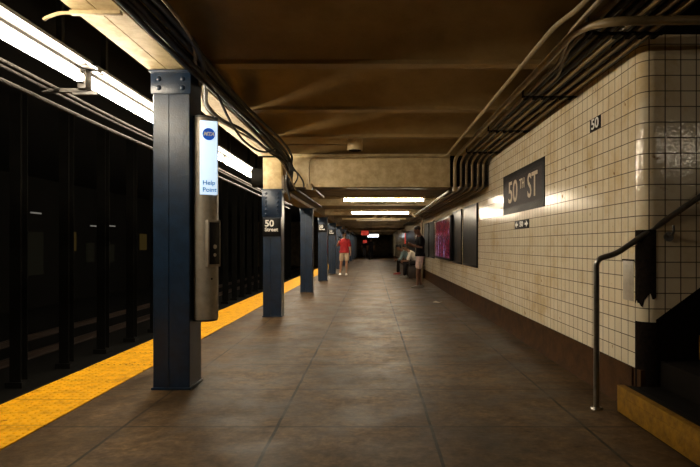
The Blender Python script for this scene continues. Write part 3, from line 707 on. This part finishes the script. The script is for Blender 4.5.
# ================================================================ track side
for i in range(24):
    y = 6.66+1.52*i
    if i == 0:
        tc0 = thing('track_column', 'x', 'column', (-6.3, y, -1.3))
        b = nb(); box(b, -6.4, -6.2, y-.1, y-.088, -1.3, 3.95); box(b, -6.4, -6.2, y+.088, y+.1, -1.3, 3.95); box(b, -6.307, -6.293, y-.088, y+.088, -1.3, 3.95); obj('column_shaft', b, M['soot_steel'], tc0)
        b = nb(); box(b, -6.45, -6.15, y-.15, y+.15, -1.3, -1.2); obj('column_foot', b, M['soot_steel'], tc0); o = tc0
    else: o = copy_tree(tc0); o.location.y = y
    o['label'] = 'thin sooty steel column standing in the dark between the tracks'; o['group'] = 'sooty columns between the tracks'
for i, x in enumerate((-3.55, -5.0, -7.6, -9.05)):
    b = nb(); prism(b, [(x-.07,-1.3),(x+.07,-1.3),(x+.07,-1.285),(x+.012,-1.27),(x+.012,-1.19),(x+.036,-1.18),(x+.036,-1.15),(x-.036,-1.15),(x-.036,-1.18),(x-.012,-1.19),(x-.012,-1.27),(x-.07,-1.285)], Y0, Y1, 'y')
    tag(obj('rail', b, M['rust']), 'steel running rail in the dark track bed', 'rail', 'running rails')
for (X_, x, ya_, yb_, wd, mk, lb) in ((-13.5,36,232,275,.55,'faint','dim far light box across the tracks, at the left edge of the photo'), (-13.5,74,232,251,.22,'faint_yellow','narrow dim yellow light box across the tracks'),
      (-13.5,91,243,262,.35,'faint','dim light box across the tracks, between two dark columns'), (-13.5,112,244,262,.3,'faint','dim light box across the tracks, nearest the blue column'), (-13.5,144,234,250,.45,'faint_yellow','dim yellow light box just left of the nearest blue column')):
    Y = X_*F/(x-372); p = px(x, (ya_+yb_)/2, Y); hh = (yb_-ya_)/F*Y/2
    b = nb(); box(b, X_-.09, X_, p[1]-wd*.9, p[1]+wd*.9, p[2]-hh, p[2]+hh); t = tag(obj('light_box', b, M[mk]), lb, 'light box')
for x in (36, 94, 112):
    Y = 12.5*F/(372-x); p = px(x, 213 if x == 36 else 226, Y)
    b = nb(); cyl(b, (-12.5, p[1]-.3, p[2]), .03, .6, 'y', 8); tag(obj('far_tube_light', b, M['faint_tube']), 'tiny dim tube light far across the tracks', 'light fixture', 'dim lights across the tracks')

# ================================================================ bench
t = thing('bench', 'dark wooden bench with dividers against the tile wall, two people seated', 'bench', (1.55, 21.2, 0))
b = nb()
for k in range(4): box(b, 1.32+.13*k, 1.44+.13*k, 19.8, 23.4, .42, .455, .006)
obj('seat', b, M['wood'], t)
b = nb(); box(b, 1.84, 1.88, 19.8, 23.4, .50, .84, .006); obj('backrest', b, M['wood'], t)
for y in (19.85, 21.0, 22.2, 23.3):
    b = nb(); box(b, 1.34, 1.88, y-.03, y+.03, 0, .42, .005); obj('leg', b, M['wood'], t)
for y in (19.83, 21.0, 22.2, 23.37):
    b = nb(); box(b, 1.34, 1.86, y-.025, y+.025, .62, .66, .006); box(b, 1.34, 1.38, y-.025, y+.025, .455, .62); obj('armrest', b, M['wood'], t)

# ================================================================ people
def remesh(bm, voxel, smooth=2):
    me = bpy.data.meshes.new('tmp'); bm.to_mesh(me); bm.free()
    o = bpy.data.objects.new('tmp', me); C.objects.link(o)
    r = o.modifiers.new('r', 'REMESH'); r.mode = 'VOXEL'; r.voxel_size = voxel
    s_ = o.modifiers.new('s', 'SMOOTH'); s_.iterations = smooth; s_.factor = .5
    dg = bpy.context.evaluated_depsgraph_get(); dg.update()
    out = bpy.data.meshes.new_from_object(o.evaluated_get(dg)); bpy.data.objects.remove(o); bpy.data.meshes.remove(me); return out
def limb(b, pts, radii, ry=None, ref=None, seg=12):
    P = [Vector(p) for p in pts]
    sweep(b, P, radii, seg, ry, ref)
    ball(b, P[0], radii[0], 10); ball(b, P[-1], radii[-1], 10)
def torso(b, pel, chest, neck, ws, right, grow=0.0, bottom=0.0, shoulders=None):
    # stack of ellipses from pelvis to neck base, wide along 'right'
    pel, chest, neck = Vector(pel), Vector(chest), Vector(neck); right = Vector(right).normalized()
    prof = [(-.11-bottom,.150,.105),(-.03,.168,.118),(.06,.155,.105),(.45,.140,.100),(.80,.172,.118),(1.0,.178,.112)]
    if grow > 0: prof[0] = (-.12-bottom, .178, .130); prof[1] = (-.03, .170, .122)
    rings = []
    ax = chest-pel
    for tt, rx, ry in prof:
        c = pel + ax*tt; d = ax.normalized(); f = right.cross(d).normalized()
        rings.append([c + right*math.cos(2*PI*k/20)*(rx*ws+grow) + f*math.sin(2*PI*k/20)*(ry+grow) for k in range(20)])
    ax2 = neck-chest; d = ax2.normalized(); f = right.cross(d).normalized()
    for tt, rx, ry in ((.45,.150,.10),(.78,.10,.075),(1.0,.066,.062)):
        c = chest+ax2*tt; rings.append([c + right*math.cos(2*PI*k/20)*(rx*ws+grow*.6) + f*math.sin(2*PI*k/20)*(ry+grow*.6) for k in range(20)])
    loft(b, rings)
def hand(b, wr, d, palm_n, side):
    """palm + four curled fingers + thumb; d = pointing direction, palm_n = palm normal"""
    wr = Vector(wr); d = Vector(d).normalized(); nrm = Vector(palm_n); nrm = (nrm-d*nrm.dot(d)).normalized(); u = d.cross(nrm).normalized()*side
    sweep(b, [wr-d*.01, wr+d*.03, wr+d*.085], [.024,.036,.040], 12, [.020,.016,.014], ref=nrm)
    for k, L_ in enumerate((.070,.080,.074,.058)):
        p = wr+d*.08+u*(.029-.0195*k); c = .55+.1*k
        q1 = p+d*L_*.45*math.cos(.4)+nrm*L_*.45*math.sin(.4); q2 = q1+d*L_*.32*math.cos(1.2)+nrm*L_*.32*math.sin(1.2); q3 = q2+(-d*.25+nrm).normalized()*L_*.22
        limb(b, [p-d*.02, p, q1, q2, q3], [.0092,.0092,.0088,.008,.0075], seg=8)
    p = wr+d*.025+u*.026; q = p+(d*.6+u*.7+nrm*.35).normalized()*.038; q2 = q+(d*.9+nrm*.5).normalized()*.032
    limb(b, [p, q, q2], [.012,.0105,.009], seg=8)
def shoe_bm(an, toe, L_=.27):
    b = nb(); a = Vector((an[0], an[1], 0)); z0 = an[2]-.085; d = Vector((toe[0], toe[1], 0)).normalized(); r = V(-d.y, d.x, 0)
    rings = []
    for tt, w, h in ((-.30,.028,.05),(-.27,.036,.075),(-.05,.040,.095),(.15,.042,.075),(.45,.050,.055),(.62,.042,.042),(.70,.022,.03)):
        c = a+d*tt*L_; rings.append([c + r*w*x + V(0,0,z0+h*zz) for x, zz in ((-1,0),(1,0),(1.05,.35),(.75,.85),(0,1),(-.75,.85),(-1.05,.35))])
    loft(b, rings); return b
def person(label, loc, rz, J, sh, skin, shirt, bottoms, hair, shoes, cat='person', name='person', sleeve=.75, trouser=1.0, bag=None, phone=None, cap=None, hand_dirs=None, group=None, bald=False, vox=.010):
    t = thing(name, label, cat, loc, group)
    t.rotation_euler.z = rz
    g = {k: Vector(v) for k, v in J.items()}
    right = g.get('right', V(1,0,0)); fwd = g.get('fwd', V(0,1,0))
    hd = g['head']; hf = g.get('hf', V(0,1,0)).normalized(); hup = (hd-g['neck']).normalized(); hup = (hup-hf*hup.dot(hf)).normalized(); hr_ = hf.cross(hup)
    b = nb(); torso(b, g['pel'], g['chest'], g['neck'], sh, right)
    limb(b, [g['neck']-hup*.03, g['neck']+(hd-g['neck'])*.6], [.062,.060])
    # skull, jaw, nose, ears
    mt = Matrix(((hr_.x,hf.x,hup.x,hd.x),(hr_.y,hf.y,hup.y,hd.y),(hr_.z,hf.z,hup.z,hd.z),(0,0,0,1)))
    t2 = nb(); ball(t2, (0,-.008,.03), 1, 20, (.076,.096,.092)); ball(t2, (0,.022,-.045), 1, 16, (.056,.066,.068))
    ball(t2, (0,.092,-.012), 1, 10, (.013,.020,.024)); ball(t2, (0,.078,-.055), 1, 10, (.026,.012,.009)); ball(t2, (0,.075,-.09), 1, 10, (.024,.018,.018))
    ball(t2, (0,.078,.022), 1, 10, (.05,.014,.012))
    for s_ in (-1,1): ball(t2, (s_*.078,-.005,-.008), 1, 10, (.012,.022,.032))
    bmesh.ops.transform(t2, matrix=mt, verts=t2.verts); me = bpy.data.meshes.new('h'); t2.to_mesh(me); t2.free(); b.from_mesh(me)
    for s_ in 'lr':
        S, E, W = g['sh_'+s_], g['el_'+s_], g['wr_'+s_]
        limb(b, [S, S.lerp(E,.5), E, E.lerp(W,.35), W], [.050,.046,.038,.037,.024])
        hdv = (hand_dirs or {}).get(s_, ((W-E).normalized(), -right if s_ == 'r' else right))
        hand(b, W, hdv[0], hdv[1], 1 if s_ == 'l' else -1)
        Hp, K, A = g['hip_'+s_], g['kn_'+s_], g['an_'+s_]
        limb(b, [Hp, Hp.lerp(K,.5), K, K.lerp(A,.3), K.lerp(A,.7), A], [.088,.075,.053,.056,.040,.034])
        toe = g.get('toe_'+s_, fwd); limb(b, [A-V(0,0,.03)-toe*.02, A-V(0,0,.055)+toe*.10], [.032,.026])
    me = remesh(b, vox); body = obj('body', None, M[skin], t, mesh=me, local=True); 
    b = nb(); torso(b, g['pel'], g['chest'], g['neck']-(g['neck']-g['chest'])*.10, sh, right, grow=.018, bottom=.10)
    for s_ in 'lr':
        S, E, W = g['sh_'+s_], g['el_'+s_], g['wr_'+s_]
        if sleeve <= 1: limb(b, [S, S.lerp(E, sleeve*.5), S.lerp(E, sleeve)], [.062,.061,.060])
        else: limb(b, [S, S.lerp(E,.5), E, E.lerp(W, sleeve-1)], [.063,.060,.055,.046])
    obj('shirt', None, M[shirt], t, mesh=remesh(b, vox+.002), local=True)
    b = nb(); d = (g['chest']-g['pel']).normalized(); pel = g['pel']
    rings = []
    f = right.cross(d).normalized()
    for tt, rx, ry in ((-.13,.12,.10),(-.06,.158,.118),(.02,.156,.112),(.06,.150,.105)):
        rings.append([pel+d*tt+right*math.cos(2*PI*k/20)*(rx*sh+.008)+f*math.sin(2*PI*k/20)*(ry+.008) for k in range(20)])
    loft(b, rings)
    for s_ in 'lr':
        Hp, K, A = g['hip_'+s_], g['kn_'+s_], g['an_'+s_]
        if trouser <= 1: limb(b, [Hp, Hp.lerp(K,trouser*.5), Hp.lerp(K,trouser*.97)], [.092,.096,.092])
        else: limb(b, [Hp, Hp.lerp(K,.5), K, K.lerp(A,.5), K.lerp(A,trouser-1)], [.092,.090,.074,.066,.056])
    obj('trousers' if trouser > 1 else 'shorts', None, M[bottoms], t, mesh=remesh(b, vox+.002), local=True)
    if hair:
        b = nb(); ball(b, (0,-.020,.045), 1, 20, (.084,.100,.090))
        if not bald: ball(b, (0,-.045,.0), 1, 16, (.080,.072,.085)); ball(b, (0,.01,.085), 1, 16, (.075,.085,.06))
        bmesh.ops.transform(b, matrix=mt, verts=b.verts); obj('hair' if not cap else 'cap', None, M[hair], t, mesh=remesh(b, .012), local=True)
        if cap:
            b = nb(); sweep(b, [(0,.06,.075),(0,.12,.07),(0,.165,.055)], [.07,.066,.04], 14, [.008,.008,.006], ref=(0,0,1)); bmesh.ops.transform(b, matrix=mt, verts=b.verts); obj('cap_brim', b, M[hair], t, local=True)
    b = nb()
    for s_ in (-1,1): ball(b, (s_*.030,.084,.003), .0115, 8)
    bmesh.ops.transform(b, matrix=mt, verts=b.verts); obj('eyes', b, M['hair'], t, local=True)
    for s_ in 'lr': obj('shoe', shoe_bm(g['an_'+s_], g.get('toe_'+s_, fwd)), M[shoes], t, local=True)
    return t
STAND = dict(pel=(0,0,.98), chest=(0,-.01,1.36), neck=(0,.0,1.505), head=(0,.03,1.635),
    sh_l=(-.172,0,1.415), sh_r=(.172,0,1.415), el_l=(-.25,-.02,1.14), el_r=(.25,-.02,1.14), wr_l=(-.26,.06,.89), wr_r=(.26,.06,.89),
    hip_l=(-.095,0,.92), hip_r=(.095,0,.92), kn_l=(-.11,.02,.50), kn_r=(.11,.02,.50), an_l=(-.12,-.02,.085), an_r=(.12,-.02,.085))
def phone_obj(c, xd_, up_, label):
    xd_ = Vector(xd_).normalized(); up_ = Vector(up_).normalized(); n_ = xd_.cross(up_); c = Vector(c)
    m_ = Matrix(((xd_.x,n_.x,up_.x,c.x),(xd_.y,n_.y,up_.y,c.y),(xd_.z,n_.z,up_.z,c.z),(0,0,0,1)))
    b = nb(); box(b, -.037,.037,-.005,.005,-.075,.075,.003,m_); return tag(obj('phone', b, M['glass_phone']), label, 'phone')
# red shirt: faces the camera (rz = pi), his right hand raised (viewer's left)
J = dict(STAND); J.update(el_r=(.27,.06,1.17), wr_r=(.22,.24,1.35), hf=(.1,1,-.22), head=(.0,.04,1.635), kn_l=(-.10,.07,.50), an_l=(-.09,.06,.085), kn_r=(.13,-.02,.5), an_r=(.17,-.06,.085))
person('person in a red t-shirt and khaki shorts standing by the blue columns, one hand raised', (-1.13,22.2,0), PI, J, 1.08, 'skin_a', 'red', 'khaki', 'hair', 'shoe_white', trouser=.70,
       hand_dirs={'r': ((-.25,.3,1), (-1,0,0))})
phone_obj((-1.13-.185, 22.2-.31, 1.47), (1,.2,0), (0,.2,1), 'dark phone held up by the person in the red shirt')
# black shirt: faces left (-x); local +y -> world -x : rz = +90deg
J = dict(STAND); J.update(neck=(0,.03,1.51), head=(0,.09,1.64), hf=(0,1,-.45), chest=(0,0,1.37), el_l=(-.23,.02,1.15), wr_l=(-.11,.26,1.22), el_r=(.23,.02,1.15), wr_r=(.10,.26,1.20),
                          an_l=(-.10,.10,.085), kn_l=(-.1,.09,.5), an_r=(.10,-.06,.085), kn_r=(.1,.03,.5))
person('person in a black t-shirt and pale shorts standing near the wall, looking down', (1.38,15.6,0), PI/2+.15, J, 1.05, 'skin_b', 'blackcloth', 'pinkwhite', 'hair', 'shoe_grey', trouser=.76,
       hand_dirs={'r': ((0,1,.45), (-.8,0,.6)), 'l': ((0,1,.45), (.8,0,.6))}, bald=True, cap=None)
phone_obj((1.38-.37, 15.6-.06, 1.29), (0,1,0), (-.5,0,1), 'dark phone held by the person in the black t-shirt')
# seated pair facing -x, leaning forward
SIT = dict(pel=(0,-.05,.56), chest=(0,.17,.87), neck=(0,.29,1.00), head=(0,.40,1.12), hf=(0,1,-.5),
    sh_l=(-.18,.22,.91), sh_r=(.18,.22,.91), el_l=(-.20,.32,.64), el_r=(.20,.32,.64), wr_l=(-.06,.50,.60), wr_r=(.06,.50,.62),
    hip_l=(-.095,-.02,.54), hip_r=(.095,-.02,.54), kn_l=(-.15,.42,.52), kn_r=(.15,.42,.52), an_l=(-.15,.45,.085), an_r=(.15,.40,.085))
person('seated person in a blue-grey shirt and dark trousers leaning forward on the bench', (1.52,22.75,0), PI/2, SIT, 1.05, 'skin_b', 'bluegrey', 'darkcloth', 'hair', 'shoe_red', trouser=1.9, sleeve=1.5)
person('seated person in a white shirt leaning forward on the nearer end of the bench', (1.66,20.45,0), PI/2, SIT, 1.05, 'skin_b', 'whitecloth', 'darkcloth', 'hair', 'shoe_grey', trouser=1.9, sleeve=.8)
# two distant walkers
J = dict(STAND); J.update(an_l=(-.10,.18,.085), kn_l=(-.1,.12,.5), an_r=(.10,-.22,.12), kn_r=(.1,.0,.5))
person('distant person in dark clothes walking, left of the two far figures', (-.70,50.0,0), PI, J, 1.0, 'skin_b', 'blackcloth', 'darkcloth', 'hair', 'shoe_grey', trouser=1.9, vox=.016)
person('distant person in black with pale collar, right of the two far figures', (-.10,42.5,0), 0, J, 1.0, 'skin_a', 'darkcloth', 'blackcloth', 'hair', 'shoe_grey', trouser=1.9, vox=.016)

# ================================================================ world, camera
w = bpy.data.worlds.new('world'); bpy.context.scene.world = w; w.use_nodes = True
w.node_tree.nodes['Background'].inputs[0].default_value = (.004,.0035,.003,1); w.node_tree.nodes['Background'].inputs[1].default_value = .1
cam = bpy.data.cameras.new('camera'); co = bpy.data.objects.new('camera', cam); C.objects.link(co)
co.location = (0, 0, H); co.rotation_euler = (PI/2, 0, 0)
cam.sensor_width = 36; cam.lens = F*36/700; cam.shift_x = -(372-350)/700; cam.shift_y = (245-233.5)/700
cam.clip_start = .05; cam.clip_end = 200
bpy.context.scene.camera = co
sc = bpy.context.scene
sc.view_settings.view_transform = 'Standard'; sc.view_settings.look = 'None'; sc.view_settings.gamma = 1; sc.view_settings.exposure = 0.0
